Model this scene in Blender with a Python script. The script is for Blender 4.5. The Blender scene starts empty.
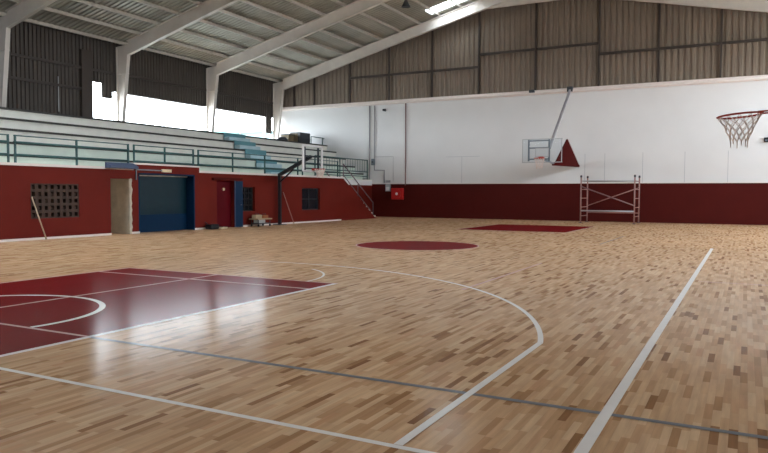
import bpy, bmesh, math, random
from mathutils import Vector, Matrix
random.seed(7)
C = bpy.context.scene.collection
PI = math.pi

# ---------------------------------------------------------------- helpers
def lin(c):
    c = c / 255.0
    return c / 12.92 if c <= 0.04045 else ((c + 0.055) / 1.055) ** 2.4
def rgb(r, g, b): return (lin(r), lin(g), lin(b), 1.0)

def mat(name, col, rough=0.6, metal=0.0, spec=0.5, noise=0.0, nscale=6.0, bump=0.0):
    m = bpy.data.materials.new(name); m.use_nodes = True
    nt = m.node_tree; b = nt.nodes['Principled BSDF']
    b.inputs['Base Color'].default_value = rgb(*col)
    b.inputs['Roughness'].default_value = rough
    b.inputs['Metallic'].default_value = metal
    b.inputs['Specular IOR Level'].default_value = spec
    if noise or bump:
        tc = nt.nodes.new('ShaderNodeTexCoord')
        n = nt.nodes.new('ShaderNodeTexNoise'); n.inputs['Scale'].default_value = nscale; n.inputs['Detail'].default_value = 5
        nt.links.new(tc.outputs['Object'], n.inputs['Vector'])
        if noise:
            mr = nt.nodes.new('ShaderNodeMapRange')
            mr.inputs['From Min'].default_value = 0.25; mr.inputs['From Max'].default_value = 0.75
            mr.inputs['To Min'].default_value = 1 - noise; mr.inputs['To Max'].default_value = 1 + noise
            nt.links.new(n.outputs['Fac'], mr.inputs['Value'])
            mx = nt.nodes.new('ShaderNodeVectorMath'); mx.operation = 'SCALE'
            mx.inputs[0].default_value = rgb(*col)[:3]
            nt.links.new(mr.outputs[0], mx.inputs['Scale'])
            nt.links.new(mx.outputs[0], b.inputs['Base Color'])
        if bump:
            bp = nt.nodes.new('ShaderNodeBump'); bp.inputs['Strength'].default_value = bump; bp.inputs['Distance'].default_value = 0.02
            nt.links.new(n.outputs['Fac'], bp.inputs['Height']); nt.links.new(bp.outputs[0], b.inputs['Normal'])
    return m

def box(bm, x0, y0, z0, x1, y1, z1, mi=0):
    v = [bm.verts.new(p) for p in ((x0,y0,z0),(x1,y0,z0),(x1,y1,z0),(x0,y1,z0),(x0,y0,z1),(x1,y0,z1),(x1,y1,z1),(x0,y1,z1))]
    for f in ((3,2,1,0),(4,5,6,7),(0,1,5,4),(1,2,6,5),(2,3,7,6),(3,0,4,7)):
        fc = bm.faces.new([v[i] for i in f]); fc.material_index = mi
def quad(bm, pts, mi=0):
    f = bm.faces.new([bm.verts.new(p) for p in pts]); f.material_index = mi; return f
def tube(bm, pts, r, seg=8, mi=0, cap=True, closed=False):
    pts = [Vector(p) for p in pts]; n = len(pts); rings = []
    up = None
    for i, p in enumerate(pts):
        if closed: d = (pts[(i+1) % n] - pts[i-1])
        elif i == 0: d = pts[1] - pts[0]
        elif i == n-1: d = pts[-1] - pts[-2]
        else: d = (pts[i+1]-pts[i]).normalized() + (pts[i]-pts[i-1]).normalized()
        d.normalize()
        if up is None:
            up = Vector((0,0,1)) if abs(d.z) < .9 else Vector((1,0,0))
        u = (up - d*up.dot(d)).normalized(); up = u; w = d.cross(u)
        rr = r[i] if isinstance(r, (list, tuple)) else r
        rings.append([bm.verts.new(p + rr*(math.cos(2*PI*k/seg)*u + math.sin(2*PI*k/seg)*w)) for k in range(seg)])
    for i in range(n if closed else n-1):
        a, b = rings[i], rings[(i+1) % n]
        for k in range(seg):
            f = bm.faces.new((a[k], a[(k+1) % seg], b[(k+1) % seg], b[k])); f.material_index = mi; f.smooth = seg > 6
    if cap and not closed:
        bm.faces.new(rings[0][::-1]).material_index = mi; bm.faces.new(rings[-1]).material_index = mi
def beam(bm, a, b, w, h, mi=0, up=(0,0,1)):
    """rectangular bar from a to b, w across, h along up"""
    a, b = Vector(a), Vector(b); d = (b-a).normalized(); upv = Vector(up)
    s = d.cross(upv).normalized(); u = s.cross(d).normalized()
    v = []
    for p in (a, b):
        for sx, sy in ((-1,-1),(1,-1),(1,1),(-1,1)):
            v.append(bm.verts.new(p + s*sx*w/2 + u*sy*h/2))
    for f in ((3,2,1,0),(4,5,6,7),(0,1,5,4),(1,2,6,5),(2,3,7,6),(3,0,4,7)):
        bm.faces.new([v[i] for i in f]).material_index = mi
def prism(bm, poly, off, mi=0):
    """poly: list of 3D points, extruded by off"""
    off = Vector(off)
    a = [bm.verts.new(p) for p in poly]; b = [bm.verts.new(Vector(p)+off) for p in poly]
    n = len(a)
    bm.faces.new(a[::-1]).material_index = mi; bm.faces.new(b).material_index = mi
    for i in range(n):
        bm.faces.new((a[i], a[(i+1) % n], b[(i+1) % n], b[i])).material_index = mi
def B(): return bmesh.new()
def obj(name, bm, mats, parent=None, recalc=True, bevel=0):
    if recalc: bmesh.ops.recalc_face_normals(bm, faces=bm.faces)
    if parent is not None:
        bmesh.ops.translate(bm, verts=bm.verts, vec=-parent_world(parent))
    me = bpy.data.meshes.new(name); bm.to_mesh(me); bm.free()
    for m in (mats if isinstance(mats, (list, tuple)) else [mats]): me.materials.append(m)
    o = bpy.data.objects.new(name, me); C.objects.link(o)
    if parent is not None: o.parent = parent
    if bevel:
        md = o.modifiers.new('bevel', 'BEVEL'); md.width = bevel; md.segments = 2; md.limit_method = 'ANGLE'
    return o
def parent_world(o):
    v = Vector((0,0,0))
    while o is not None:
        v += o.location; o = o.parent
    return v
def thing(name, label, cat, loc=(0,0,0), group=None):
    o = bpy.data.objects.new(name, None); C.objects.link(o); o.location = loc
    o.empty_display_size = .2
    o['label'] = label; o['category'] = cat
    if group: o['group'] = group
    return o
def tag(o, label, cat, group=None):
    o['label'] = label; o['category'] = cat
    if group: o['group'] = group
    return o
def struct(o, label=None):
    o['kind'] = 'structure'
    if label: o['label'] = label
    return o
def sempty(name, loc=(0,0,0), label=None):
    o = bpy.data.objects.new(name, None); C.objects.link(o); o.location = loc
    return struct(o, label)

# ---------------------------------------------------------------- materials
M = {}
M['red'] = mat('red_wall_paint', (106, 28, 18), .6, spec=.15, noise=.07, nscale=1.3, bump=.05)
M['red_shaded'] = mat('shaded_red_dado_paint', (78, 20, 16), .65, spec=.12, noise=.07, nscale=1.3, bump=.05)  # same red as the left wall, its colour darkened for the dimmer far end
M['white'] = mat('white_wall_paint', (226, 226, 226), .7, noise=.025, nscale=.8, bump=.03)
M['trimw'] = mat('pinkish_white_paint', (236, 226, 220), .5, noise=.03)
M['seam'] = mat('seam_grey', (188, 190, 194), .6)
M['steel'] = mat('cream_steel_paint', (222, 214, 206), .45, noise=.08, nscale=1.5)
M['roof'] = mat('galvanised_roof', (176, 173, 162), .5, metal=.25, noise=.15, nscale=.7)
M['purlin'] = mat('purlin_steel', (206, 200, 190), .45, metal=.05, noise=.1)
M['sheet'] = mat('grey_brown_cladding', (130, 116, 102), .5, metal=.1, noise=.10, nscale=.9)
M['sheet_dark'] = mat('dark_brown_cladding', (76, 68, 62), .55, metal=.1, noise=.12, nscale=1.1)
M['girt'] = mat('dark_girt_steel', (62, 52, 46), .55)
M['concrete'] = mat('white_painted_concrete', (228, 227, 218), .75, noise=.06, nscale=2.5, bump=.1)
M['greenish'] = mat('pale_green_painted_concrete', (220, 232, 220), .75, noise=.06, nscale=2.5, bump=.1)
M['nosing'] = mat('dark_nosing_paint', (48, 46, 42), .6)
M['teal'] = mat('teal_step_paint', (92, 142, 152), .6, noise=.12, nscale=2)
M['rail2'] = mat('worn_handrail_steel', (104, 84, 90), .45)
M['tealpale'] = mat('pale_blue_step_paint', (176, 204, 212), .6, noise=.1, nscale=2)
M['tealrail'] = mat('dark_teal_enamel', (40, 84, 84), .4)
M['blue'] = mat('blue_enamel', (8, 42, 72), .5, spec=.12, noise=.08)
M['bluedk'] = mat('dark_teal_panel', (16, 46, 58), .3, spec=.3, noise=.1)
M['bluegrey'] = mat('blue_grey_metal', (64, 76, 104), .45)
M['maroon'] = mat('maroon_door_paint', (88, 8, 20), .5, spec=.1, noise=.05)
M['render'] = mat('bare_cement_render', (200, 192, 176), .85, noise=.16, nscale=4, bump=.3)
M['black'] = mat('black_paint', (22, 24, 30), .4)
M['darkgrey'] = mat('dark_grey_metal', (58, 62, 68), .4, metal=.3)
M['midgrey'] = mat('grey_metal', (120, 128, 136), .4, metal=.4)
M['lightgrey'] = mat('light_grey_metal', (176, 178, 180), .4, metal=.2)
M['block'] = mat('brown_grey_blockwork', (68, 50, 42), .8, noise=.2, nscale=5)
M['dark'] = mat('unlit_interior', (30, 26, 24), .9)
M['rim'] = mat('orange_red_rim', (172, 54, 40), .4)
M['net'] = mat('white_net_cord', (220, 204, 196), .8)
M['boardw'] = mat('white_backboard', (225, 224, 226), .4)
M['rust'] = mat('rust_primed_steel', (158, 118, 110), .6, noise=.2, nscale=8)
M['darkred'] = mat('dark_red_padding', (74, 16, 14), .8, spec=.05, noise=.1)
M['wood'] = mat('pale_wood', (188, 166, 140), .6, noise=.1)
M['card'] = mat('brown_carton', (112, 98, 72), .7, noise=.1)
M['redbright'] = mat('signal_red', (186, 22, 22), .35)
M['ply'] = mat('plywood', (170, 150, 120), .7, noise=.1)
M['orange'] = mat('old_orange', (150, 90, 50), .7)
M['pipe'] = mat('grey_pipe', (160, 158, 162), .5)
M['pipered'] = mat('faded_red_pipe', (128, 96, 96), .5)
M['yellowdot'] = mat('cream_plastic', (230, 214, 180), .4)
M['bldg'] = mat('pale_blue_facade', (104, 128, 128), .8)
M['hill'] = mat('hill_green', (100, 126, 120), .9, noise=.2, nscale=.05)
M['asphalt'] = mat('outside_ground', (196, 192, 184), .9, noise=.1)

def glass(name, tint=(.95,.97,.97), gloss=.05):
    m = bpy.data.materials.new(name); m.use_nodes = True; nt = m.node_tree
    for n in list(nt.nodes): nt.nodes.remove(n)
    o = nt.nodes.new('ShaderNodeOutputMaterial'); t = nt.nodes.new('ShaderNodeBsdfTransparent')
    t.inputs[0].default_value = (*tint, 1)
    g = nt.nodes.new('ShaderNodeBsdfGlossy'); g.inputs['Roughness'].default_value = .05
    mx = nt.nodes.new('ShaderNodeMixShader'); mx.inputs[0].default_value = gloss
    nt.links.new(t.outputs[0], mx.inputs[1]); nt.links.new(g.outputs[0], mx.inputs[2]); nt.links.new(mx.outputs[0], o.inputs[0])
    return m
M['glass'] = glass('window_glass')
M['board'] = glass('clear_backboard', (.93,.95,.96), .002)
def translucent(name):
    m = bpy.data.materials.new(name); m.use_nodes = True; nt = m.node_tree
    for n in list(nt.nodes): nt.nodes.remove(n)
    o = nt.nodes.new('ShaderNodeOutputMaterial'); t = nt.nodes.new('ShaderNodeBsdfTransparent'); t.inputs[0].default_value = (.72,.72,.7,1)
    g = nt.nodes.new('ShaderNodeBsdfTranslucent'); g.inputs[0].default_value = (.85,.85,.82,1)
    mx = nt.nodes.new('ShaderNodeMixShader'); mx.inputs[0].default_value = .4
    nt.links.new(t.outputs[0], mx.inputs[1]); nt.links.new(g.outputs[0], mx.inputs[2]); nt.links.new(mx.outputs[0], o.inputs[0])
    return m
M['skylight'] = translucent('translucent_roof_sheet')

def floor_material():
    m = bpy.data.materials.new('maple_strip_floor'); m.use_nodes = True; nt = m.node_tree; L = nt.links
    b = nt.nodes['Principled BSDF']
    def N(t, **k):
        n = nt.nodes.new(t)
        for a, v in k.items(): setattr(n, a, v)
        return n
    def math_(op, a, b_=None, c=None):
        n = N('ShaderNodeMath', operation=op)
        for i, v in enumerate((a, b_, c)):
            if v is None: continue
            if isinstance(v, (int, float)): n.inputs[i].default_value = v
            else: L.new(v, n.inputs[i])
        return n.outputs[0]
    geo = N('ShaderNodeNewGeometry'); sep = N('ShaderNodeSeparateXYZ'); L.new(geo.outputs['Position'], sep.inputs[0])
    W, LEN = .052, .36
    sx = math_('DIVIDE', sep.outputs['X'], W); row = math_('FLOOR', sx)
    wr = N('ShaderNodeTexWhiteNoise', noise_dimensions='1D'); L.new(row, wr.inputs['W'])
    off = math_('MULTIPLY', wr.outputs['Value'], 13.7)
    sy = math_('ADD', math_('DIVIDE', sep.outputs['Y'], LEN), off); col = math_('FLOOR', sy)
    cb = N('ShaderNodeCombineXYZ'); L.new(row, cb.inputs[0]); L.new(col, cb.inputs[1])
    wn = N('ShaderNodeTexWhiteNoise', noise_dimensions='2D'); L.new(cb.outputs[0], wn.inputs['Vector'])
    ramp = N('ShaderNodeValToRGB'); cr = ramp.color_ramp
    cols = [(0, (140,97,64)), (.07, (172,128,90)), (.18, (194,151,112)), (.38, (206,165,126)), (.62, (214,174,136)), (.85, (222,185,148)), (1, (200,153,114))]
    cr.elements[0].position = 0; cr.elements[0].color = rgb(*cols[0][1]); cr.elements[1].position = 1; cr.elements[1].color = rgb(*cols[-1][1])
    for p, c in cols[1:-1]:
        e = cr.elements.new(p); e.color = rgb(*c)
    L.new(wn.outputs['Value'], ramp.inputs[0])
    # grain
    mp = N('ShaderNodeMapping'); mp.inputs['Scale'].default_value = (26, 2.2, 1); L.new(geo.outputs['Position'], mp.inputs[0])
    ns = N('ShaderNodeTexNoise'); ns.inputs['Scale'].default_value = 1; ns.inputs['Detail'].default_value = 4; L.new(mp.outputs[0], ns.inputs['Vector'])
    g = N('ShaderNodeMapRange'); g.inputs['From Min'].default_value = .3; g.inputs['From Max'].default_value = .7
    g.inputs['To Min'].default_value = .86; g.inputs['To Max'].default_value = 1.08; L.new(ns.outputs['Fac'], g.inputs[0])
    # large soft stain variation of the timber batches
    n2 = N('ShaderNodeTexNoise'); n2.inputs['Scale'].default_value = .35; n2.inputs['Detail'].default_value = 2; L.new(geo.outputs['Position'], n2.inputs['Vector'])
    g2 = N('ShaderNodeMapRange'); g2.inputs['From Min'].default_value = .3; g2.inputs['From Max'].default_value = .7
    g2.inputs['To Min'].default_value = .92; g2.inputs['To Max'].default_value = 1.05; L.new(n2.outputs['Fac'], g2.inputs[0])
    # joints
    fx = math_('FRACT', sx); fy = math_('FRACT', sy)
    jx = math_('LESS_THAN', fx, .035); jy = math_('LESS_THAN', fy, .006)
    j = math_('MAXIMUM', jx, jy); jm = math_('SUBTRACT', 1.0, math_('MULTIPLY', j, .14))
    k = math_('MULTIPLY', math_('MULTIPLY', g.outputs[0], g2.outputs[0]), jm)
    sc = N('ShaderNodeVectorMath', operation='SCALE'); L.new(ramp.outputs[0], sc.inputs[0]); L.new(k, sc.inputs['Scale'])
    L.new(sc.outputs[0], b.inputs['Base Color'])
    b.inputs['Roughness'].default_value = FLOOR_R; b.inputs['Specular IOR Level'].default_value = FLOOR_S
    # slight waviness of the varnish
    n3 = N('ShaderNodeTexNoise'); n3.inputs['Scale'].default_value = 3; L.new(geo.outputs['Position'], n3.inputs['Vector'])
    bp = N('ShaderNodeBump'); bp.inputs['Strength'].default_value = .04; bp.inputs['Distance'].default_value = .02
    L.new(n3.outputs['Fac'], bp.inputs['Height']); L.new(bp.outputs[0], b.inputs['Normal'])
    return m
FLOOR_R, FLOOR_S = .6, 0
def varnish(m, rough=.165, top=.25):
    nt = m.node_tree; b = nt.nodes['Principled BSDF']; out = nt.nodes['Material Output']
    b.inputs['Specular IOR Level'].default_value = 0
    fr = nt.nodes.new('ShaderNodeFresnel'); fr.inputs['IOR'].default_value = 1.4
    mu = nt.nodes.new('ShaderNodeMath'); mu.operation = 'MULTIPLY'; mu.inputs[1].default_value = .6
    mi = nt.nodes.new('ShaderNodeMath'); mi.operation = 'MINIMUM'; mi.inputs[1].default_value = top
    nt.links.new(fr.outputs[0], mu.inputs[0]); nt.links.new(mu.outputs[0], mi.inputs[0])
    g = nt.nodes.new('ShaderNodeBsdfGlossy'); g.inputs['Roughness'].default_value = rough
    mx = nt.nodes.new('ShaderNodeMixShader')
    nt.links.new(mi.outputs[0], mx.inputs[0]); nt.links.new(b.outputs[0], mx.inputs[1]); nt.links.new(g.outputs[0], mx.inputs[2])
    nt.links.new(mx.outputs[0], out.inputs['Surface'])
M['floor'] = floor_material()
M['line'] = mat('white_court_line', (242, 236, 230), FLOOR_R, spec=FLOOR_S, noise=.03)
M['greyline'] = mat('grey_court_line', (132, 132, 136), FLOOR_R, spec=FLOOR_S, noise=.05)
M['pinkline'] = mat('pink_court_line', (212, 172, 168), FLOOR_R, spec=FLOOR_S)
M['paint'] = mat('dark_red_court_paint', (118, 20, 22), FLOOR_R, spec=FLOOR_S, noise=.05, nscale=1.5)

varnish(M['floor'])
for k in ('line','greyline','pinkline'): varnish(M[k])
varnish(M['paint'], .165, .17)
# ---------------------------------------------------------------- dimensions
XL, XR, Y0, Y1 = -18.3, 8.5, -12.0, 34.2
XO = -27.3                       # outer left wall, behind the stand
XA = -9.9                        # ridge
def zb(x):                       # underside of the rafters
    return 8.2 + .25*(x+26.9) if x <= XA else 12.45 - .216*(x-XA)
PUR = .62                        # purlin underside above rafter underside
def zr(x): return zb(x) + PUR + .2

# ---------------------------------------------------------------- floor with court markings
bm = B()
box(bm, -20.6, Y0, -.2, XR, Y1, 0, 0)
box(bm, -30, Y0, -.2, -20.6, Y1, 0, 0)
KX0, KX1, KY = -9.71, -5.08, 5.85
def rect(x0, y0, x1, y1, z, mi): quad(bm, ((x0,y0,z),(x1,y0,z),(x1,y1,z),(x0,y1,z)), mi)
def arc(cx, cy, r, w, a0, a1, z, mi, n=72):
    p = []
    for i in range(n+1):
        a = math.radians(a0 + (a1-a0)*i/n); p.append((math.cos(a), math.sin(a)))
    for i in range(n):
        (c0, s0), (c1, s1) = p[i], p[i+1]
        quad(bm, ((cx+(r-w/2)*c0, cy+(r-w/2)*s0, z), (cx+(r+w/2)*c0, cy+(r+w/2)*s0, z), (cx+(r+w/2)*c1, cy+(r+w/2)*s1, z), (cx+(r-w/2)*c1, cy+(r-w/2)*s1, z)), mi)
def disc(cx, cy, r, z, mi, n=96):
    f = bm.faces.new([bm.verts.new((cx+r*math.cos(2*PI*i/n), cy+r*math.sin(2*PI*i/n), z)) for i in range(n)]); f.material_index = mi
Z1, Z2, Z3 = .0015, .003, .0045
rect(KX0, 0, KX1, KY, Z1, 4)                                  # near key
rect(KX1-.0, -.05, KX1+.075, KY+.03, Z2, 1)                    # right border
rect(KX0-.06, -.05, KX0, KY+.03, Z2, 3)
rect(KX0-.06, KY-.0, KX1+.06, KY+.04, Z2, 3)
rect(-7.54, 1.2, -7.48, KY, Z2, 3)
rect(KX0, 5.11, KX1, 5.18, Z3, 3)
arc(-7.4, 1.45, 1.42, .075, -10, 190, Z3, 1)
rect(KX0-3, 1.15, KX1, 1.2, Z2+.0005, 3)
rect(KX1+.06, 1.135, XR, 1.195, Z2, 2)                          # long grey line
arc(-7.4, 5.85, 1.8, .04, 0, 62, Z2, 1)
rect(-18, -.05, .035, 0.0, Z2, 1)                             # baseline
rect(-.04, -3.4, .035, 17.0, Z3, 1)                           # sideline
a3 = math.degrees(math.acos((7.4-.965)/6.615))
y3 = 1.575 + 6.615*math.sin(math.radians(a3))
rect(-.965-.03, 0, -.965+.03, y3, Z3, 1)
arc(-7.4, 1.575, 6.615, .055, a3, 100, Z3, 1, 120)
disc(-7.4, 14, 1.70, Z1, 4); arc(-7.4, 14, 1.72, .04, 0, 360, Z2, 3)
rect(-9.65, 22.6, -5.25, 28.1, Z1, 4)
for (x0, y0, x1, y1) in ((-9.7,22.55,-9.65,28.1),(-5.25,22.55,-5.2,28.1),(-9.65,22.55,-5.25,22.6)): rect(x0,y0,x1,y1,Z2,3)
rect(.1, 9.1, XR, 9.14, Z2, 3)
rect(-3.02, 6.2, -2.98, 10.8, Z2, 3); rect(-2.97, 17.0, -2.93, 21.4, Z2, 2)
floor = struct(obj('floor', bm, [M['floor'], M['line'], M['greyline'], M['pinkline'], M['paint']], recalc=False))
bm = floor.data

# ---------------------------------------------------------------- wall builder with openings (u along y or x)
def wall_panel(bm, axis, pos, thick, u0, u1, z0, z1, holes, mi_fn=None):
    us = sorted({u0, u1, *[h[0] for h in holes], *[h[2] for h in holes]})
    us = [u for u in us if u0 <= u <= u1]
    for a, b in zip(us, us[1:]):
        mid = (a+b)/2; hs = sorted([h for h in holes if h[0] < mid < h[2]], key=lambda h: h[1])
        z = z0
        for h in hs + [None]:
            top = h[1] if h else z1
            if top - z > 1e-4:
                if axis == 'x': box(bm, min(pos, pos+thick), a, z, max(pos, pos+thick), b, top)
                else: box(bm, a, min(pos, pos+thick), z, b, max(pos, pos+thick), top)
            if h: z = h[3]

# lower red wall under the stand
HOLES = [(9.8,.65,11.5,1.72), (12.75,0,13.62,1.93), (13.98,0,16.74,2.13), (18.02,0,19.12,1.95), (19.66,.66,20.47,1.71), (24.08,.62,25.67,1.70)]
bm = B()
wall_panel(bm, 'x', XL, -.28, Y0, 27.7, 0, 2.24, HOLES)
wall_panel(bm, 'x', XL+.02, -.3, 13.72, 17.0, 2.2, 2.44, [])
wl = struct(obj('wall_left', bm, M['red']))
bm = B()
box(bm, XL-.3, Y0, 2.24, XL+.03, 13.72, 2.32); box(bm, XL-.3, 17.0, 2.24, XL+.03, 27.7, 2.32); box(bm, XL-.3, 13.72, 2.44, XL+.04, 17.0, 2.5)
struct(obj('trim_1', bm, M['trimw']), 'white curb along the top of the red wall')
bm = B()
wall_panel(bm, 'x', XL, .02, Y0, 27.7, 0, .07, [(12.75,-1,13.62,1),(13.98,-1,16.74,1),(18.02,-1,19.12,1)])
struct(obj('baseboard_left', bm, M['trimw']))
# recessed red wall beside the end stair
bm = B()
box(bm, -20.3, 27.7, 0, -20.0, Y1, 1.95, 0); box(bm, -20.3, 27.7, 1.95, -20.0, Y1, 2.24, 1)
box(bm, -20.0, 27.4, 0, XL-.28, 27.7, 2.24)
struct(obj('wall_left_recess', bm, [M['red'], M['white']]))
# dark space behind the openings
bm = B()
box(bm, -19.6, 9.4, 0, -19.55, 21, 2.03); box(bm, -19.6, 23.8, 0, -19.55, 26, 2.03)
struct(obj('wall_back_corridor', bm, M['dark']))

# far wall : dado, white wall, gable cladding
bm = B()
box(bm, -20.3, Y1, 0, XR, Y1+.25, 2.04, 0)
box(bm, XO-.3, Y1, 2.04, XR, Y1+.25, 6.95, 1)
box(bm, XO-.3, Y1, 0, -20.3, Y1+.25, 2.04, 1)
wf = struct(obj('wall_far', bm, [M['red_shaded'], M['white']]))
bm = B()
box(bm, -20.0, Y1-.03, 2.03, XR, Y1, 2.07)
struct(obj('trim_2', bm, M['trimw']), 'thin pinkish line above the red dado')
bm = B()
box(bm, XO, Y1-.16, 6.92, XR, Y1+.05, 7.16)
tube(bm, [(XO, Y1-.19, 7.0), (XR, Y1-.19, 7.0)], .07, 10)
struct(obj('trim_3', bm, M['trimw'], bevel=.01), 'white ledge beam under the gable cladding')
# corrugated cladding
def corrugated(bm, axis, u0, u1, pos, depth, pitch, zlo, zhi, mi=0):
    prof = ((0,0),(.45,0),(.6,1),(.85,1))
    pts = []; u = u0
    while u < u1:
        for f, d in prof:
            uu = u + f*pitch
            if uu < u1: pts.append((uu, pos + d*depth))
        u += pitch
    pts.append((u1, pos))
    prev = None
    for uu, p in pts:
        lo = zlo(uu) if callable(zlo) else zlo; hi = zhi(uu) if callable(zhi) else zhi
        if axis == 'x': v = (bm.verts.new((uu, p, lo)), bm.verts.new((uu, p, hi)))
        else: v = (bm.verts.new((p, uu, lo)), bm.verts.new((p, uu, hi)))
        if prev: bm.faces.new((prev[0], v[0], v[1], prev[1])).material_index = mi
        prev = v
bm = B()
corrugated(bm, 'x', XO, XR, Y1+.02, .06, .3, 7.1, lambda x: zr(x)+.02)
clad = obj('gable_cladding', bm, M['sheet'], wf)
def girt(parent, a, b, w=.09, h=.12, up=(0,0,1), m='girt'):
    g = B(); beam(g, a, b, w, h, up=up); return obj('girt', g, M[m], parent)
YG = Y1-.04
for x in (-25.9,-24.3,-21.6,-18.8,-15.92,-13.0,-9.7,-6.3,-3.36,-.5,2.4,5.3):
    girt(wf, (x, YG, 7.16), (x, YG, zb(x)+.5), .09, .11, up=(0,1,0))
for x0, x1, z in ((-21.6,-13.0,8.72),(-13.0,-6.3,9.42),(-6.3,5.3,8.85)):
    girt(wf, (x0, YG-.02, z), (x1, YG-.02, z), .09, .12)
# seams of the lighter wall band
bm = B()
for x in (-14.0, -6.94, -5.91, -4.01, -2.01, -.06, 1.9, 3.9):
    box(bm, x-.012, Y1-.008, 2.07, x+.012, Y1+.01, 3.62)
box(bm, -15.0, Y1-.006, 3.61, -12.9, Y1+.01, 3.63)
struct(obj('trim_4', bm, M['seam']), 'thin upright seams of the wall panels')

# right and rear walls (outside the frame, with unseen window openings added to light the hall)
bm = B()
wall_panel(bm, 'x', XR, .25, Y0, Y1, 0, zb(XR)+.7, [(8,5.4,33,7.8)])
struct(obj('wall_right', bm, M['white']))
bm = B(); box(bm, XR-.02, Y0, 0, XR, Y1-.05, 2.04); struct(obj('trim_5', bm, M['red_shaded']))
bm = B(); box(bm, XL, Y0, 0, XR-.05, Y0+.02, 2.04); struct(obj('trim_6', bm, M['red_shaded']))
bm = B()
wall_panel(bm, 'y', Y0, -.25, XO-.3, XR, 0, 8.6, [(-24,6.4,-12,8.0)])
prism(bm, [(XO-.3, Y0-.25, 8.6), (XR, Y0-.25, 8.6), (XR, Y0-.25, zr(XR)), (XA, Y0-.25, zr(XA)), (XO-.3, Y0-.25, zr(XO-.3))], (0, .25, 0))
struct(obj('wall_rear', bm, M['white']))

# outer left wall behind the stand: dark sheeting, window strip
ZT = 6.52
wo = sempty('wall_left_upper', (XO, 0, 0))
bm = B()
def zeave(y): return zr(XO)
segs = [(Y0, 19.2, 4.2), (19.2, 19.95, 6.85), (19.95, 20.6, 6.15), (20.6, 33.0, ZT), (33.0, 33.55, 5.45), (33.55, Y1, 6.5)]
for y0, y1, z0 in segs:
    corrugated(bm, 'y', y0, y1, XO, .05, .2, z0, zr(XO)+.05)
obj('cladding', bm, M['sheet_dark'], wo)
bm = B()
for y0, y1, z0 in segs[1:]:
    box(bm, XO-.02, y0, z0-.06, XO+.08, y1, z0)
obj('window_head', bm, M['girt'], wo)
for z in (7.35,):
    girt(wo, (XO+.1, Y0, z), (XO+.1, 20.7, z)); girt(wo, (XO+.1, 20.9, z+.05), (XO+.1, 33.6, z+.05))
girt(wo, (XO+.1, Y0, 6.35), (XO+.1, 19.2, 6.35))
girt(wo, (XO+.08, 19.0, 4.5), (XO+.08, 19.0, 8.2), .6, .2, up=(1,0,0))
bm = B(); box(bm, XO+.06, 17.49, 5.15, XO+.09, 17.53, 6.75); obj('light_slit', bm, M['lightgrey'], wo)
bm = B(); box(bm, XO-.25, Y0, 0, XO, Y1, 4.5); obj('low_wall', bm, M['concrete'], wo)
# windows of the strip: one per bay
def window(n, y0, y1, ztop, mull):
    w = sempty('window_%d' % n, (XO-.1, y0, 4.5))
    f = B()
    x0, x1 = XO-.14, XO-.08
    box(f, x0, y0, 4.5, x1, y1, 4.56); box(f, x0, y0, ztop-.08, x1, y1, ztop-.03)
    ys = [y0 + (y1-y0)*i/mull for i in range(mull+1)]
    for i, y in enumerate(ys): box(f, x0, y-.02, 4.5, x1, y+.02, ztop-.03)
    obj('window_frame', f, M['lightgrey'], w)
    g = B(); quad(g, ((XO-.11, y0, 4.5), (XO-.11, y1, 4.5), (XO-.11, y1, ztop), (XO-.11, y0, ztop)))
    obj('window_pane', g, M['glass'], w)
window(1, 19.35, 20.75, 6.8, 1); window(2, 21.15, 27.1, ZT, 2); window(3, 27.5, 33.5, ZT, 2)
bm = B(); box(bm, XO-.15, 32.86, 4.5, XO+.02, 32.98, 6.52); obj('upright', bm, M['trimw'], wo)

# ---------------------------------------------------------------- roof
ceil = sempty('ceiling', (0, 0, 0))
bm = B()
pitch = .26; prof = ((0,0),(.4,0),(.55,1),(.85,1))
SKY = [(-15.6, -13.3, 32.35, 33.35)]
for y in (-3, 3, 7, 10.6): SKY.append((-22, -12, y, y+1.2))  # unseen left-slope skylights, added to light the floor and stand
for y in range(14, 33, 4): SKY.append((3.6, 7.8, y, y+1.2))  # unseen right-slope skylights, added to brighten the far end
XE0, XE1 = XO-.5, XR+.4
def strip(bm, xa, xb, ya, yb, mi):
    """corrugated sheet between x range, y range"""
    u = ya; pts = []
    while u < yb - 1e-6:
        for f, d in prof:
            if u + f*pitch < yb: pts.append((u+f*pitch, d*.05))
        u += pitch
    pts.append((yb, 0))
    prev = None
    for yy, d in pts:
        v = (bm.verts.new((xa, yy, zr(xa)-d)), bm.verts.new((xb, yy, zr(xb)-d)))
        if prev: bm.faces.new((prev[0], v[0], v[1], prev[1])).material_index = mi
        prev = v
for (sa, sb) in ((XE0, XA), (XA, XE1)):
    ys = sorted({Y0-.3, Y1+.3, *[s[2] for s in SKY if sa <= s[0] <= sb], *[s[3] for s in SKY if sa <= s[0] <= sb]})
    for a, b in zip(ys, ys[1:]):
        hs = sorted([s for s in SKY if sa <= s[0] <= sb and s[2] <= (a+b)/2 <= s[3]])
        x = sa
        for h in hs:
            strip(bm, x, h[0], a, b, 0); strip(bm, h[0], h[1], a, b, 1); x = h[1]
        strip(bm, x, sb, a, b, 0)
obj('roof_sheeting', bm, [M['roof'], M['skylight']], ceil)
xs = [XO+.35 + 1.3*i for i in range(14)]
for x in xs + [2*XA-x for x in xs]:
    if x > XR: continue
    g = B(); zz = zb(x) + PUR
    # Z purlin: web with two flanges
    box(g, x-.015, Y0, zz, x+.015, Y1, zz+.17); box(g, x-.015, Y0, zz, x+.075, Y1, zz+.02); box(g, x-.075, Y0, zz+.15, x+.015, Y1, zz+.17)
    obj('purlin', g, M['purlin'], ceil)

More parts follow.
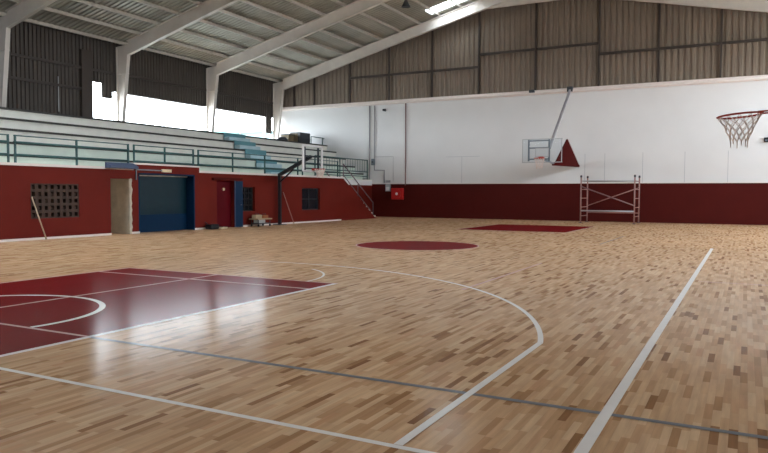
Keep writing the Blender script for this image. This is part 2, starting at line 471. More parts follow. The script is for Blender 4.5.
def frame(y, label):
    t = thing('steel_roof_frame', label, 'roof frame', (XO+.2, y, 4.4), 'steel roof frames across the hall')
    w, ft = .2, .04
    g = B()                                   # left column, tapered, I section
    zk = zb(-26.6)
    xo = XO+.12
    xin_b, xin_t = xo+.32, xo+.8
    zbtm = 4.53
    prism(g, [(xo, y-.012, zbtm), (xin_b, y-.012, zbtm), (xin_t, y-.012, zk-.0), (xin_t, y-.012, zb(xin_t)+.45), (xo, y-.012, zb(xo)+.58)], (0, .024, 0))
    prism(g, [(xin_b-.03, y-w/2, zbtm), (xin_b, y-w/2, zbtm), (xin_t, y-w/2, zk), (xin_t-.03, y-w/2, zk)], (0, w, 0))
    box(g, xo, y-w/2, zbtm, xo+.03, y+w/2, zb(xo)+.55)
    beam(g, (xo, y, 7.35), (xin_t-.1, y, 7.35), w, .05)
    obj('column', g, M['steel'], t)
    def rafter(x0, x1, d0, d1, name='rafter'):
        g = B()
        d = lambda x: d0 + (d1-d0)*min(1, abs(x-x0)/7.0)
        xs_ = [x0 + (x1-x0)*i/8 for i in range(9)]
        T = .02
        for a, b in zip(xs_, xs_[1:]):
            ta, tb = zb(a)+.62, zb(b)+.62
            la, lb = ta-d(a), tb-d(b)
            if x1 == XA or x0 == XA:
                pass
            for za, zb_, th in ((la, lb, .04), (ta-.04, tb-.04, .035)):
                prism(g, [(a, y-w/2, za), (b, y-w/2, zb_), (b, y-w/2, zb_+th), (a, y-w/2, za+th)], (0, w, 0))
            prism(g, [(a, y-T, la), (b, y-T, lb), (b, y-T, tb), (a, y-T, ta)], (0, 2*T, 0))
        return obj(name, g, M['steel'], t)
    rafter(xin_t-.05, XA, .72, .62)
    rafter(XR-.5, XA, .72, .62)
    g = B()                                    # flat gusset under the ridge
    zg = 11.85
    xa_ = -26.9 + (zg-8.2)/.25 - .2; xb_ = XA + (12.45-zg)/.216
    prism(g, [(xa_, y-.02, zg), (xb_, y-.02, zg), (XA, y-.02, 12.5)], (0, .04, 0))
    prism(g, [(xa_, y-w/2, zg-.03), (xb_, y-w/2, zg-.03), (xb_, y-w/2, zg), (xa_, y-w/2, zg)], (0, w, 0))
    obj('ridge_gusset', g, M['steel'], t)
    g = B(); xr = XR-.06
    prism(g, [(xr, y-.012, .0), (xr-.4, y-.012, .0), (xr-.8, y-.012, zb(xr-.8)), (xr, y-.012, zb(xr)+.5)], (0, .024, 0))
    prism(g, [(xr-.4, y-w/2, 0), (xr-.37, y-w/2, 0), (xr-.77, y-w/2, zb(xr-.8)), (xr-.8, y-w/2, zb(xr-.8))], (0, w, 0))
    box(g, xr-.03, y-w/2, 0, xr, y+w/2, zb(xr)+.4)
    obj('column', g, M['steel'], t)
frame(14.6, 'cream steel roof frame nearest the camera, at the left edge of the photo')
frame(20.85, 'cream steel roof frame second from the left, left of the open window strip')
frame(27.3, 'cream steel roof frame between the two wide bright window bays')
frame(33.65, 'cream steel roof frame standing against the far gable wall')

# ---------------------------------------------------------------- stand
st = thing('grandstand', 'white concrete grandstand of stepped rows above the red wall on the left', 'grandstand', (XL-2, 20, 2.2))
rows = [(-23.34, 4.55), (-22.65, 4.11), (-21.95, 3.66), (-21.25, 3.15), (-20.65, 2.70)]
GY0, GY1 = Y0+.05, Y1-.02
AY0, AY1 = 27.0, 28.5
bm = B(); box(bm, -23.4, GY0, 2.05, XL-.31, 27.4, 2.24); box(bm, -23.4, 27.4, 2.05, -20.31, GY1, 2.24); box(bm, -20.31, 27.71, 2.245, -20.0, GY1, 2.30); obj('walkway', bm, M['concrete'], st)
prevz = 2.24; low = list(reversed(rows))
for i, (x, z) in enumerate(low):
    back = low[i+1][0] if i < 4 else XO+.14
    b0 = B(); box(b0, back-.02 if i < 4 else XO+.14, GY0, prevz-.02, x, GY1, z-.075)
    obj('tier', b0, M['greenish'] if i < 2 else M['concrete'], st)
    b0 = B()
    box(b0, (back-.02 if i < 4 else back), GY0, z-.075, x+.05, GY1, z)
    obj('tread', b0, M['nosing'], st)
    prevz = z
# teal aisle steps, one flight crossing every tier
st2 = thing('aisle_stair', 'flight of pale teal steps climbing through the rows of the grandstand', 'stairs', (-20.4, 27, 2.24))
ay = 24.2; AW = 1.7
for i, (x, z) in enumerate(low):
    back = low[i+1][0] if i < 4 else x-.3
    pz = 2.24 if i == 0 else low[i-1][1]
    b0 = B(); box(b0, x+.06, ay, pz+.002, x+.42, ay+AW, pz+(z-pz)*.55)
    obj('step', b0, M['tealpale'], st2, bevel=.01)
    b0 = B(); box(b0, x-.22, ay, z+.002, x+.056, ay+AW, z+.04); box(b0, x+.052, ay, pz+.02, x+.1, ay+AW, z+.03)
    obj('step', b0, M['teal'], st2)
    if i >= 3:
        pass
# things on the top deck
t = thing('equipment_case', 'dark case with a tan front panel on the top row by the far wall', 'case', (-24.5, 33.0, 4.55))
b0 = B(); box(b0, -24.9, 32.3, 4.551, -24.1, 33.4, 5.28); obj('body', b0, M['black'], t, bevel=.03)
b0 = B(); box(b0, -24.85, 32.285, 4.65, -24.3, 32.302, 5.2); obj('front_panel', b0, M['card'], t)
t = thing('carton', 'grey-brown carton standing left of the dark case on the top row', 'box', (-24.6, 31.7, 4.55))
b0 = B(); box(b0, -25.1, 31.6, 4.551, -24.5, 32.2, 5.1); obj('body', b0, M['card'], t, bevel=.01)
b0 = B(); box(b0, -25.12, 31.58, 5.07, -24.48, 32.22, 5.13); obj('lid', b0, M['darkgrey'], t)
t = thing('canvas_bundle', 'low grey bundle lying on the top row left of the carton', 'bundle', (-24.6, 30.3, 4.55))
b0 = B(); tube(b0, [(-24.5, 30.5, 4.66), (-24.5, 30.8, 4.72), (-24.5, 31.2, 4.73), (-24.5, 31.5, 4.66)], [.1, .17, .18, .1], 12); obj('canvas', b0, M['darkgrey'], t)
b0 = B(); tube(b0, [(-24.5, 30.98, 4.74), (-24.5, 31.04, 4.74)], .19, 12); obj('strap', b0, M['black'], t)
# short rail on top row
t = thing('handrail', 'short dark teal rail hoop on the top row right of the case', 'railing', (-23.6, 33.7, 4.55))
b0 = B(); tube(b0, [(-23.5, 32.6, 4.56), (-23.5, 32.6, 5.0), (-23.5, 34.1, 5.0)], .03, 8); obj('rail', b0, M['tealrail'], t)
b0 = B(); tube(b0, [(-23.5, 33.9, 4.56), (-23.5, 33.9, 5.0)], .03, 8); obj('post', b0, M['tealrail'], t)

# front railings
def railing(y0, y1, posts, label, zf=2.33):
    t = thing('guard_railing', label, 'railing', (XL-.12, (y0+y1)/2, zf), 'teal railings along the front of the grandstand')
    x = XL-.12
    for z, r in ((3.13, .018), (2.93, .036), (2.56, .036)):
        g = B(); tube(g, [(x, y0, z), (x, y1, z)], r, 8); obj('rail', g, M['tealrail'], t)
    for y in posts:
        g = B(); box(g, x-.025, y-.025, zf-.005, x+.025, y+.025, 3.15); obj('post', g, M['tealrail'], t)
railing(2.0, 9.22, (2.03, 4.4, 6.9, 9.20), 'dark teal three-bar railing section cut by the left edge of the photo')
railing(9.38, 13.66, (9.42, 11.53, 13.62), 'dark teal three-bar railing section above the lattice vent and narrow doorway')
railing(13.86, 16.84, (13.88, 15.33, 16.82), 'dark teal three-bar railing section above the wide blue doorway', 2.51)
railing(17.06, 27.6, (17.1, 19.15, 21.33, 23.9, 24.3, 26.0, 27.56), 'long dark teal three-bar railing section above the maroon door and right-hand window')
# railing beside the stair recess
t = thing('landing_railing', 'dark green railing panel guarding the stair landing beside the far wall', 'railing', (-20.1, 31, 2.3))
x = -20.15
for z, r in ((3.5, .03), (2.78, .03), (2.5, .03)):
    g = B(); tube(g, [(x, 28.0, z), (x, 33.9, z)], r); obj('rail', g, M['tealrail'], t)
for y in (28.0, 30.6, 33.85):
    g = B(); tube(g, [(x, y, 2.3), (x, y, 3.52)], .035); obj('post', g, M['tealrail'], t)
for i in range(19):
    y = 28.3 + i*.29
    if abs(y-30.6) < .1: continue
    g = B(); tube(g, [(x, y, 2.78), (x, y, 3.5)], .011, 6); obj('baluster', g, M['tealrail'], t)
# blue-grey step box on the curb over the narrow doorway
o = tag(obj('doorway_canopy', (lambda g: (prism(g, [(XL+.035, 12.5, 2.27), (XL+.3, 12.5, 2.27), (XL+.3, 12.5, 2.36), (XL+.035, 12.5, 2.48)], (0, 1.2, 0)), g)[1])(B()), M['bluegrey'], bevel=.01),
        'small blue-grey metal canopy fixed above the narrow doorway', 'canopy')

# ---------------------------------------------------------------- openings in the red wall
# lattice vent
w = sempty('window_4', (XL, 10.6, 1.2), 'brown lattice vent block window in the red wall')
g = B(); ny, nz = 8, 5; ya, yb, za, zb2 = 9.8, 11.5, .65, 1.72
for i in range(ny+1):
    y = ya + (yb-ya)*i/ny; box(g, XL-.16, y-.05, za, XL-.02, y+.05, zb2)
for i in range(nz+1):
    z = za + (zb2-za)*i/nz; box(g, XL-.155, ya, z-.045, XL-.025, yb, z+.045)
obj('lattice', g, M['block'], w)
g = B(); box(g, XL-.26, ya, za, XL-.24, yb, zb2); obj('backing', g, M['girt'], w)
g = B()
for i in range(nz):                               # small lower lips giving the screen-block look
    for k in range(ny):
        if (i+k) % 2 == 0:
            y = ya+(yb-ya)*(k+.5)/ny; z = za+(zb2-za)*(i+.5)/nz
            box(g, XL-.15, y-.05, z-.045, XL-.08, y+.05, z+.02)
obj('screen_block', g, M['block'], w)
# narrow doorway, bare render reveal
w = sempty('door_1', (XL, 13.2, 0), 'narrow doorway with bare cement reveal')
g = B()
box(g, -19.3, 13.56, 0, XL-.005, 13.64, 1.95); box(g, -19.3, 12.7, 0, XL-.28, 12.75, 1.95)
box(g, -19.55, 12.7, 0, -19.3, 13.7, 2.0)
obj('reveal', g, M['render'], w)
g = B()                                           # ragged broken edge of render around the doorway
pts = [(13.60,0)]; zz = 0
while zz < 1.93:
    pts.append((13.60+random.uniform(.02,.09), zz)); zz += .12
pts.append((13.60, 1.95))
prism(g, [(XL+.002, y, z) for y, z in pts], (.012, 0, 0)); obj('broken_plaster', g, M['render'], w)
g = B(); box(g, XL-.25, 12.86, 0, XL-.2, 12.9, .55); obj('offcut', g, M['wood'], w)
# wide blue doorway
w = sempty('door_2', (XL, 15.3, 0), 'wide blue door in a shallow recess')
g = B(); box(g, XL-.42, 13.9, 0, XL-.36, 16.8, .64); obj('lower_panel', g, M['blue'], w)
g = B(); box(g, XL-.42, 13.9, .64, XL-.37, 16.8, 2.2); obj('upper_panel', g, M['bluedk'], w)
g = B(); box(g, XL-.4, 16.69, 0, XL+.012, 16.76, 2.15); box(g, XL-.4, 13.95, 0, XL+.012, 14.0, 2.15); box(g, XL-.4, 13.95, 2.09, XL+.012, 16.76, 2.15)
obj('door_frame', g, M['blue'], w)
t = thing('sliding_rail', 'grey door track with a white lamp box over the blue doorway', 'door track', (XL+.06, 14.6, 2.2))
g = B(); box(g, XL+.02, 13.8, 2.24, XL+.07, 15.4, 2.28); box(g, XL+.02, 13.8, 1.9, XL+.06, 13.84, 2.24); obj('track', g, M['midgrey'], t)
g = B(); box(g, XL+.02, 15.02, 2.2, XL+.14, 15.42, 2.31); obj('lamp_box', g, M['yellowdot'], t, bevel=.01)
# maroon door
w = sempty('door_3', (XL, 18.6, 0), 'maroon door under a red lintel')
g = B(); box(g, XL-.27, 18.0, 0, XL-.2, 19.14, 1.97); obj('door_leaf', g, M['maroon'], w)
g = B(); tube(g, [(XL-.2, 18.62, 1.6), (XL-.14, 18.62, 1.6)], .06, 12); obj('round_plate', g, M['yellowdot'], w)
g = B(); box(g, XL+.001, 17.72, 1.97, XL+.12, 19.5, 2.07); obj('lintel', g, M['red_shaded'], w)
# blue leaf standing open
t = thing('open_door_leaf', 'blue door leaf standing open against the wall right of the maroon door', 'door leaf', (XL, 19.15, 0))
g = B(); prism(g, [(XL+.02, 19.13, .01), (XL+.2, 19.42, .01), (XL+.16, 19.45, .01), (XL-.0+.015, 19.18, .01)], (0, 0, 1.94)); lf = obj('leaf', g, M['blue'], t)
g = B(); tube(g, [(XL+.17, 19.35, .95), (XL+.22, 19.32, .95), (XL+.21, 19.27, .95)], .012, 6); obj('handle', g, M['midgrey'], lf)
g = B(); box(g, XL+.005, 19.09, .01, XL+.04, 19.14, 1.96); obj('edge_strip', g, M['bluegrey'], t)
# windows 5 and 6
def barred(n, y0, y1, z0, z1, nv, nh, label, glassy):
    w = sempty('window_%d' % n, (XL, (y0+y1)/2, z0), label)
    g = B()
    box(g, XL-.2, y0, z0, XL-.12, y0+.05, z1); box(g, XL-.2, y1-.05, z0, XL-.12, y1, z1); box(g, XL-.2, y0, z0, XL-.12, y1, z0+.05); box(g, XL-.2, y0, z1-.05, XL-.12, y1, z1)
    for i in range(1, nv): y = y0+(y1-y0)*i/nv; box(g, XL-.18, y-.02, z0, XL-.13, y+.02, z1)
    for i in range(1, nh): z = z0+(z1-z0)*i/nh; box(g, XL-.18, y0, z-.02, XL-.13, y1, z+.02)
    obj('window_frame', g, M['darkgrey'] if glassy else M['dark'], w)
    g = B(); box(g, XL-.25, y0, z0, XL-.2, y1, z1); obj('window_pane', g, M['wglass'], w)
M['wglass'] = mat('dark_pane', (34, 36, 42), .12, spec=.6)
barred(5, 19.66, 20.47, .66, 1.71, 3, 4, 'small dark barred window', False)
barred(6, 24.08, 25.67, .62, 1.70, 2, 2, 'dark window with grey glazing bars', True)
# small round grille / clutter by the wall
t = thing('tool_cart', 'low cart heaped with tools and scraps under the small barred window', 'cart', (XL+.45, 20.3, 0))
g = B(); box(g, XL+.12, 19.9, .30, XL+.62, 20.9, .35); obj('tray', g, M['ply'], t)
for y in (20.0, 20.8):
    for xx in (XL+.18, XL+.56):
        g = B(); tube(g, [(xx, y, .06), (xx, y, .31)], .015, 6); obj('leg', g, M['darkgrey'], t)
        g = B(); tube(g, [(xx-.02, y, .05), (xx+.02, y, .05)], .05, 12); obj('wheel', g, M['black'], t)
g = B(); box(g, XL+.15, 20.0, .12, XL+.6, 20.8, .15); obj('lower_shelf', g, M['darkgrey'], t)
def small(name, label, cat, x, y, z, sx, sy, sz, m, extra=None, rot=0):
    t = thing(name, label, cat, (x, y, z))
    g = B(); box(g, x-sx/2, y-sy/2, z, x+sx/2, y+sy/2, z+sz); o = obj('body', g, M[m], t, bevel=min(sx, sy, sz)*.15)
    if extra: 
        g = B(); extra(g, x, y, z, sz); obj(extra.__name__, g, M['darkgrey'], t)
    t.rotation_euler = (0, 0, rot)
    return t
def handle(g, x, y, z, sz): tube(g, [(x, y-.1, z+sz-.01), (x, y-.1, z+sz+.06), (x, y+.1, z+sz+.06), (x, y+.1, z+sz-.01)], .012, 6)
small('toolbox', 'pale toolbox on the left of the low cart', 'toolbox', XL+.36, 20.15, .351, .25, .4, .16, 'ply', handle)
small('toolbox', 'orange-brown toolbox on the right end of the low cart', 'toolbox', XL+.36, 20.65, .351, .22, .34, .13, 'orange', handle)
small('paint_can_box', 'dark box on the shelf below the pale toolbox of the cart', 'box', XL+.38, 20.3, .151, .3, .45, .14, 'lightgrey')
t = thing('power_sander', 'dark machine on the floor between the blue doorway and the maroon door', 'machine', (XL+.35, 17.35, 0))
g = B(); box(g, XL+.15, 17.15, .01, XL+.5, 17.6, .2); obj('body', g, M['black'], t, bevel=.04)
g = B(); tube(g, [(XL+.3, 17.2, .18), (XL+.2, 17.1, .3)], .015, 6); obj('handle', g, M['darkgrey'], t)
t = thing('paper_bag', 'flat pale bag on the floor in front of the maroon door edge', 'bag', (XL+.35, 17.85, 0))
g = B(); box(g, XL+.2, 17.72, .004, XL+.5, 18.1, .07); obj('body', g, M['yellowdot'], t, bevel=.02)
g = B(); box(g, XL+.24, 17.8, .07, XL+.45, 17.86, .085); obj('fold', g, M['ply'], t)
# leaning poles
def pole(a, b, label, m, r=.02):
    t = thing('leaning_pole', label, 'pole', (b[0], b[1], 0))
    g = B(); tube(g, [b, a], r, 8); obj('shaft', g, M[m], t)
    d = (Vector(a)-Vector(b)).normalized()
    g = B(); tube(g, [Vector(b)+d*.0, Vector(b)+d*.08], r*1.3, 8); obj('end_cap', g, M['ply'], t)
pole((XL+.035, 9.81, 1.31), (XL+.35, 10.05, .022), 'pale wooden pole leaning on the red wall below the lattice vent', 'wood')
pole((XL+.035, 22.5, 1.5), (XL+.4, 22.85, .022), 'thin reddish pole leaning on the red wall beside the black hoop post', 'rust')

# end stair in the recess, descending towards the far wall
t = thing('end_stair', 'stair with dark handrails going down from the grandstand beside the far wall', 'stairs', (-19.2, 29.5, 0))
n = 12; ys0, ys1 = 27.75, 31.9; run = (ys1-ys0)/n; rise = 2.24/n
for i in range(n):
    g = B(); y = ys0+i*run; z = 2.24-rise*(i+.0)-.19
    box(g, -19.9, y, 0 if i == n-1 else max(0, z-.12), XL-.2, y+run+.02, z+.19-.02 if i else 2.22); obj('tread', g, M['concrete'], t)
g = B(); prism(g, [(XL-.02, ys0-.04, .0), (XL-.02, ys1, .0), (XL-.02, 31.5, .08), (XL-.02, 27.98, 2.24), (XL-.02, ys0-.04, 2.24)], (-.12, 0, 0)); obj('side_wall', g, M['red'], t)
g = B(); box(g, XL-.3, ys0-.04, 2.24, XL+.03, 27.98, 2.32); obj('white_cap', g, M['trimw'], t)
rl = B(); tube(rl, [(XL-.06, 28.0, 2.45), (XL-.06, 31.1, .45)], .024); obj('handrail', rl, M['rail2'], t)
rl = B(); tube(rl, [(XL-.06, 28.0, 3.02), (XL-.06, 31.35, .92), (XL-.06, 31.35, .08)], .03); obj('handrail', rl, M['rail2'], t)
for y, z in ((28.05, 2.98), (29.6, 2.02)):
    g = B(); tube(g, [(XL-.06, y, z-.95), (XL-.06, y, z)], .022); obj('post', g, M['rail2'], t)
rl = B(); tube(rl, [(-19.85, 28.0, 3.02), (-19.85, 31.35, .92), (-19.85, 31.35, .05)], .03); obj('handrail', rl, M['rail2'], t)

# ---------------------------------------------------------------- far wall fixtures
def pipe(name, label, pts, r, m):
    g = B(); tube(g, pts, r, 8); return tag(obj(name, g, M[m]), label, 'pipe')
pipe('water_pipe', 'left of the two grey pipes running down the white far wall', [(-20.15, Y1-.06, 6.9), (-20.15, Y1-.06, 2.35), (-20.8, Y1-.06, 2.35)], .045, 'pipe')
pipe('water_pipe', 'right of the two grey pipes on the far wall, with a bend at its foot', [(-19.8, Y1-.06, 6.9), (-19.8, Y1-.06, 2.9), (-19.1, Y1-.06, 2.88), (-19.1, Y1-.06, 2.1)], .04, 'pipe')
pipe('water_pipe', 'faded red pipe running down the far wall to the red hose box', [(-17.65, Y1-.05, 7.0), (-17.65, Y1-.05, 1.95)], .035, 'pipered')
pipe('water_pipe', 'thin level conduit joining the pipes above the white switch box', [(-19.75, Y1-.03, 3.72), (-18.5, Y1-.03, 3.72), (-18.5, Y1-.03, 2.2)], .012, 'pipe')
t = thing('pipe_valve', 'dark valve joining the two grey pipes on the far wall', 'valve', (-19.85, Y1-.1, 3.3))
g = B(); box(g, -19.95, Y1-.22, 3.2, -19.72, Y1-.11, 3.6); obj('body', g, M['midgrey'], t, bevel=.02)
g = B(); tube(g, [(-19.83, Y1-.22, 3.4), (-19.83, Y1-.3, 3.4)], .05, 10); obj('wheel', g, M['darkgrey'], t)
t = thing('switch_box', 'white electrical box on the red dado left of the hose box', 'electrical box', (-18.8, Y1, 1.7))
g = B(); box(g, -18.98, Y1-.14, 1.58, -18.66, Y1-.002, 2.02); bd = obj('body', g, M['lightgrey'], t, bevel=.015)
g = B(); box(g, -18.94, Y1-.155, 1.62, -18.7, Y1-.14, 1.86); obj('door', g, M['boardw'], bd)
g = B(); box(g, -19.0, Y1-.1, 2.12, -18.7, Y1-.02, 2.26); obj('socket', g, M['pipe'], t)
t = thing('fire_hose_box', 'bright red fire hose box low on the far wall with white badge', 'hose box', (-18.2, Y1, 1.4))
g = B(); box(g, -18.55, Y1-.2, 1.08, -17.75, Y1-.002, 1.78); obj('cabinet', g, M['redbright'], t, bevel=.03)
g = B(); tube(g, [(-18.15, Y1-.2, 1.43), (-18.15, Y1-.23, 1.43)], .28, 24); rl_ = obj('reel', g, M['redbright'], t)
g = B(); tube(g, [(-18.15, Y1-.23, 1.43), (-18.15, Y1-.25, 1.43)], .085, 16); obj('badge', g, M['boardw'], rl_)
t = thing('security_camera', 'tiny dark bracket camera high on the far wall under the ledge', 'camera', (-19.1, Y1, 6.6))
g = B(); box(g, -19.15, Y1-.25, 6.52, -19.0, Y1-.04, 6.64); obj('body', g, M['black'], t, bevel=.01)
g = B(); box(g, -19.1, Y1-.05, 6.5, -19.05, Y1-.001, 6.68); obj('bracket', g, M['midgrey'], t)
t = thing('floodlight', 'small dark lamp clamped on the white ledge left of the hoop strut', 'lamp', (-9.9, Y1-.2, 7.0))
g = B(); box(g, -9.95, Y1-.42, 7.02, -9.65, Y1-.27, 7.17); obj('head', g, M['darkgrey'], t, bevel=.02)
g = B(); box(g, -9.83, Y1-.3, 7.06, -9.77, Y1-.15, 7.12); obj('bracket', g, M['midgrey'], t)
t = thing('control_box', 'small black box on the white far wall at the right edge', 'box', (1.55, Y1, 4.08))
g = B(); box(g, 1.45, Y1-.12, 3.98, 1.75, Y1-.002, 4.2); obj('body', g, M['black'], t, bevel=.02)
g = B(); box(g, 1.5, Y1-.13, 4.02, 1.6, Y1-.12, 4.1); obj('button', g, M['midgrey'], t)
# hanging high bay lamp under roof
t = thing('high_bay_lamp', 'dark high-bay lamp hanging under the roof left of the bright skylight', 'lamp', (-15.2, 28.9, 11.6))
g = B(); tube(g, [(-15.1, 28.9, 11.87), (-15.1, 28.9, 11.45)], .02, 6); obj('rod', g, M['darkgrey'], t)
g = B(); tube(g, [(-15.1, 28.9, 11.47), (-15.1, 28.9, 11.33), (-15.1, 28.9, 11.12)], [.08, .13, .24], 20); obj('shade', g, M['darkgrey'], t)

# ---------------------------------------------------------------- hoops
def net_mesh(cx, cy, z, r, h, seg=12, rows_=5, wire=.007, k=0, nar=.45):
    kk = k
    g = B()
    def P(i, k):
        f = k/rows_; rr = r*(1-nar*f**.8)*(1+.06*math.sin(5*i+3*k)) if k else r
        a = 2*PI*(i + .5*(k % 2))/seg
        return Vector((cx+rr*math.cos(a), cy+rr*math.sin(a), z-h*f + (1-f)*kk*rr*math.cos(a)))
    for k in range(rows_):
        for i in range(seg):
            tube(g, [P(i, k), P(i, k+1)], wire, 5, cap=False)
            tube(g, [P(i, k), P(i-1 if k % 2 == 0 else i+1, k+1)], wire, 5, cap=False)
    for i in range(seg):
        tube(g, [P(i, rows_), P(i, rows_) - Vector((0, 0, random.uniform(.02, .07)))], wire*1.2, 5, cap=False)
    return g
def ring(cx, cy, z, r, th, n=40, k=0):
    g = B(); tube(g, [(cx+r*math.cos(2*PI*i/n), cy+r*math.sin(2*PI*i/n), z + k*r*math.cos(2*PI*i/n)) for i in range(n)], th, 8, closed=True); return g

# right, near hoop (low practice height), board and post just outside the frame
RX, RY, RZ = .70, 4.757, 2.305
t = thing('basketball_hoop', 'close orange-red hoop with worn white net at the right edge of the photo', 'basketball hoop', (RX+2.6, RY, 0), 'basketball hoops')
rm = obj('rim', ring(RX, RY, RZ, .215, .010, k=.08), M['rim'], t)
g = B()
for s in (-1, 1): tube(g, [(RX+.17, RY+s*.12, RZ+.02), (RX+.62, RY+s*.06, RZ+.05)], .009, 6)
tube(g, [(RX+.17, RY-.12, RZ+.02), (RX+.22, RY, RZ+.02), (RX+.17, RY+.12, RZ+.02)], .009, 6)
obj('rim_bracket', g, M['rim'], t)
obj('net', net_mesh(RX, RY, RZ-.005, .212, .27, wire=.0045, k=.08, nar=.62), M['net'], rm)
g = B(); box(g, RX+.62, RY-.6, RZ-.15, RX+.65, RY+.6, RZ+.7); obj('backboard', g, M['boardw'], t)
g = B(); box(g, RX+.65, RY-.4, RZ-.1, RX+.7, RY-.35, RZ+.6); box(g, RX+.65, RY+.35, RZ-.1, RX+.7, RY+.4, RZ+.6); box(g, RX+.65, RY-.4, RZ+.2, RX+.7, RY+.4, RZ+.25); obj('backboard_frame', g, M['black'], t)
g = B(); beam(g, (RX+.7, RY, RZ+.2), (RX+2.6, RY, RZ-.2), .1, .12); obj('arm', g, M['black'], t)
g = B(); box(g, RX+2.5, RY-.07, .08, RX+2.64, RY+.07, RZ-.1); obj('post', g, M['black'], t)
g = B(); box(g, RX+2.2, RY-.4, .0, RX+3.3, RY+.4, .1); obj('base', g, M['darkgrey'], t, bevel=.02)

# left folding hoop on black post
LX, LY = -16.0, 21.6
t = thing('basketball_hoop', 'hoop on a black post with slanted arm beside the left red wall', 'basketball hoop', (XL+.25, 21.95, 0), 'basketball hoops')
g = B(); box(g, XL+.18, 21.89, .02, XL+.31, 22.01, 2.35); obj('post', g, M['black'], t)
g = B(); box(g, XL+.05, 21.7, 0, XL+.45, 22.2, .03); obj('base_plate', g, M['black'], t)
g = B(); beam(g, (XL+.25, 21.95, 2.28), (LX-.12, LY, 3.05), .12, .14); obj('arm', g, M['black'], t)
g = B(); beam(g, (XL+.25, 21.9, 1.9), (XL+1.1, 21.8, 2.5), .05, .05); obj('arm_brace', g, M['black'], t)
g = B(); box(g, LX-.02, LY-.72, 2.42, LX, LY+.72, 3.5); bb = obj('backboard', g, M['board'], t)
g = B()
for y in (LY-.74, LY+.72): box(g, LX-.03, y-.06, 2.42, LX+.012, y+.06, 3.52)
box(g, LX-.03, LY-.78, 3.48, LX+.012, LY+.78, 3.54); box(g, LX-.03, LY-.78, 2.38, LX+.012, LY+.78, 2.44)
obj('white_border', g, M['boardw'], bb)
g = B()
for y in (LY-.55, LY+.5): box(g, LX-.09, y-.035, 2.45, LX-.03, y+.035, 3.45)
box(g, LX-.09, LY-.55, 3.02, LX-.03, LY+.5, 3.08); box(g, LX-.09, LY-.55, 2.5, LX-.03, LY+.5, 2.55)
obj('backboard_frame', g, M['darkgrey'], t)
rm = obj('rim', ring(LX+.37, LY, 2.5, .225, .014), M['rim'], t)
g = B(); box(g, LX, LY-.1, 2.44, LX+.15, LY+.1, 2.53); obj('rim_bracket', g, M['rim'], t)
obj('net', net_mesh(LX+.37, LY, 2.49, .22, .32, wire=.012), M['net'], rm)

# far hoop
FX, FY = -7.3, 26.8
t = thing('basketball_hoop', 'far clear-board hoop held out from the white wall by a long strut', 'basketball hoop', (FX, Y1, 3.2), 'basketball hoops')
g = B(); box(g, FX-.88, FY, 2.86, FX+.88, FY+.02, 3.9); bb = obj('backboard', g, M['board'], t)
g = B()
for x in (FX-.89, FX+.86): box(g, x-.01, FY-.004, 2.85, x+.025, FY+.024, 3.91)
for z in (2.85, 3.88): box(g, FX-.9, FY-.004, z, FX+.9, FY+.024, z+.03)
for x in (FX-.3, FX+.28): box(g, x, FY-.006, 3.1, x+.03, FY, 3.5)
for z in (3.1, 3.48): box(g, FX-.3, FY-.006, z, FX+.31, FY, z+.03)
obj('board_border', g, M['lightgrey'], bb)
g = B()
for x in (FX-.62, FX+.30): box(g, x-.035, FY+.04, 2.92, x+.035, FY+.11, 3.88)
for z in (2.98, 3.48, 3.8): box(g, FX-.62, FY+.04, z, FX+.30, FY+.1, z+.06)
obj('backboard_frame', g, M['midgrey'], t)
RZF = 3.03
rm = obj('rim', ring(FX, FY-.4, RZF, .225, .018), M['rim'], t)
g = B(); box(g, FX-.1, FY-.2, RZF-.03, FX+.1, FY, RZF+.08); obj('rim_bracket', g, M['rim'], t)
obj('net', net_mesh(FX, FY-.4, RZF-.01, .22, .4, wire=.008), M['net'], rm)
g = B(); beam(g, (FX+.30, FY+.12, 3.5), (-7.75, Y1-.2, 7.05), .11, .11); obj('strut', g, M['pipe'], t)
g = B(); box(g, -7.9, Y1-.3, 6.95, -7.6, Y1-.12, 7.22); obj('strut_bracket', g, M['darkgrey'], t)
yA, yBk = 29.0, Y1
g = B()
prism(g, [(FX-.03, 29.2, 2.95), (FX-.03, Y1-.02, 3.04), (FX-.03, 31.5, 4.22)], (.07, 0, 0)); obj('bracket_padding', g, M['darkred'], t)
g = B(); prism(g, [(FX-.08, 28.9, 2.80), (FX-.08, Y1-.0, 2.92), (FX-.08, Y1, 3.04), (FX-.08, 28.9, 2.96)], (.16, 0, 0)); obj('bracket_beam', g, M['darkred'], t)
g = B(); beam(g, (FX+.055, Y1-.02, 3.08), (FX+.055, 31.5, 4.26), .03, .05); obj('edge_strip', g, M['boardw'], t)
g = B(); beam(g, (FX, 29.2, 2.88), (FX, FY+.1, 3.01), .07, .07); obj('arm', g, M['midgrey'], t)

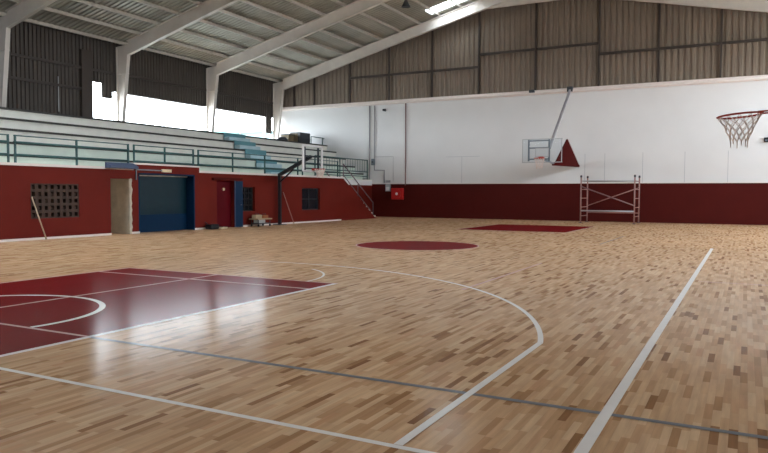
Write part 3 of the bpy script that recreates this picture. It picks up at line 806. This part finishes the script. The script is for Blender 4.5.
# ---------------------------------------------------------------- scaffold
t = thing('scaffold_tower', 'low rust-coloured steel scaffold frame standing against the far red dado', 'scaffold', (-5.4, 32.7, 0))
SX = (-6.64, -4.06); SY = (31.9, 33.5)
for x in SX:
    for y in SY:
        g = B(); tube(g, [(x, y, .0), (x, y, 2.42)], .035, 10); up_ = obj('upright', g, M['rust'], t)
        g = B(); box(g, x-.08, y-.08, 0, x+.08, y+.08, .02); obj('foot_plate', g, M['darkgrey'], up_)
        g = B(); tube(g, [(x, y, 2.3), (x, y, 2.4)], .05, 10); obj('coupler', g, M['darkgrey'], up_)
def bar(a, b, r=.025, name='ledger', m='rust'):
    g = B(); tube(g, [a, b], r, 8); obj(name, g, M[m], t)
for y in SY:
    bar((SX[0], y, 2.12), (SX[1], y, 2.12), .03, m='lightgrey')
bar((SX[0], SY[0], .62), (SX[1], SY[0], .62), .035, m='lightgrey'); bar((SX[0], SY[1], .5), (SX[1], SY[1], .5), .022)
bar((SX[0], SY[0]-.04, 1.85), (SX[1], SY[0]-.04, .9), .03, 'cross_brace', 'pipered'); bar((SX[1], SY[1]+.04, 1.8), (SX[0], SY[1]+.04, .85), .025, 'cross_brace')
for x in SX:
    for z in (.35, .8, 1.25, 1.7, 2.12): bar((x, SY[0], z), (x, SY[1], z), .02, 'rung')

# ---------------------------------------------------------------- outside
g = B(); quad(g, ((-200, -150, -.25), (120, -150, -.25), (120, 200, -.25), (-200, 200, -.25))); struct(obj('ground', g, M['asphalt']))
t = thing('distant_building', 'pale blue-green building faintly seen through the window strip', 'building', (-75, 88, 0))
g = B(); box(g, -80, 80, -.2, -62, 90, 10.6); obj('wall', g, M['bldg'], t)
g = B(); prism(g, [(-81, 79.5, 10.6), (-61, 79.5, 10.6), (-71, 79.5, 12.0)], (0, 11, 0)); obj('roof', g, M['hill'], t)

# ---------------------------------------------------------------- camera
P = [0.7872728967889087, -3.5006496944915058, 1.463328265932302, 0.48618144034610966, 0.04854829267038894, 0.003994950275158095, 685.1326580454679]
cam = bpy.data.cameras.new('camera'); co = bpy.data.objects.new('camera', cam); C.objects.link(co)
x, y, h, yaw, pit, rol, f = P
fw = Vector((-math.sin(yaw)*math.cos(pit), math.cos(yaw)*math.cos(pit), -math.sin(pit)))
r = Vector((math.cos(yaw), math.sin(yaw), 0)); u = r.cross(fw)
r2 = r*math.cos(rol) + u*math.sin(rol); u2 = -r*math.sin(rol) + u*math.cos(rol)
mt = Matrix((r2, u2, -fw)).transposed().to_4x4(); mt.translation = Vector((x, y, h)); co.matrix_world = mt
cam.sensor_fit = 'HORIZONTAL'; cam.sensor_width = 36; cam.lens = f*36/768; cam.clip_end = 500; cam.clip_start = .05
bpy.context.scene.camera = co

# ---------------------------------------------------------------- daylight
W = bpy.data.worlds.new('overcast'); bpy.context.scene.world = W; W.use_nodes = True
nt = W.node_tree; bg = nt.nodes['Background']
tc = nt.nodes.new('ShaderNodeTexCoord'); sp = nt.nodes.new('ShaderNodeSeparateXYZ'); nt.links.new(tc.outputs['Generated'], sp.inputs[0])
rp = nt.nodes.new('ShaderNodeValToRGB'); rp.color_ramp.elements[0].position = .0; rp.color_ramp.elements[0].color = (.86,.93,1,1)
rp.color_ramp.elements[1].position = .6; rp.color_ramp.elements[1].color = (.78,.89,1,1)
nt.links.new(sp.outputs['Z'], rp.inputs[0]); nt.links.new(rp.outputs[0], bg.inputs['Color']); bg.inputs['Strength'].default_value = 10.0
def portal(name, loc, rot, sx, sy):
    l = bpy.data.lights.new(name, 'AREA'); l.shape = 'RECTANGLE'; l.size = sx; l.size_y = sy; l.cycles.is_portal = True
    o = bpy.data.objects.new(name, l); C.objects.link(o); o.location = loc; o.rotation_euler = rot
portal('portal_left', (XO-.2, 26.5, 5.6), (0, -PI/2, 0), 2.6, 14.6)
portal('portal_right', (XR+.3, 20.5, 6.6), (0, PI/2, 0), 2.4, 25)
portal('portal_rear', (-18, Y0-.3, 7.2), (PI/2, 0, 0), 12, 1.6)
sc = bpy.context.scene
sc.view_settings.view_transform = 'Standard'; sc.view_settings.look = 'None'; sc.view_settings.gamma = 1
sc.view_settings.use_curve_mapping = False
sc.view_settings.exposure = 0.75
sc.cycles.use_denoising = True
sc.cycles.max_bounces = 10; sc.cycles.diffuse_bounces = 6; sc.cycles.glossy_bounces = 4
sc.cycles.sample_clamp_indirect = 6
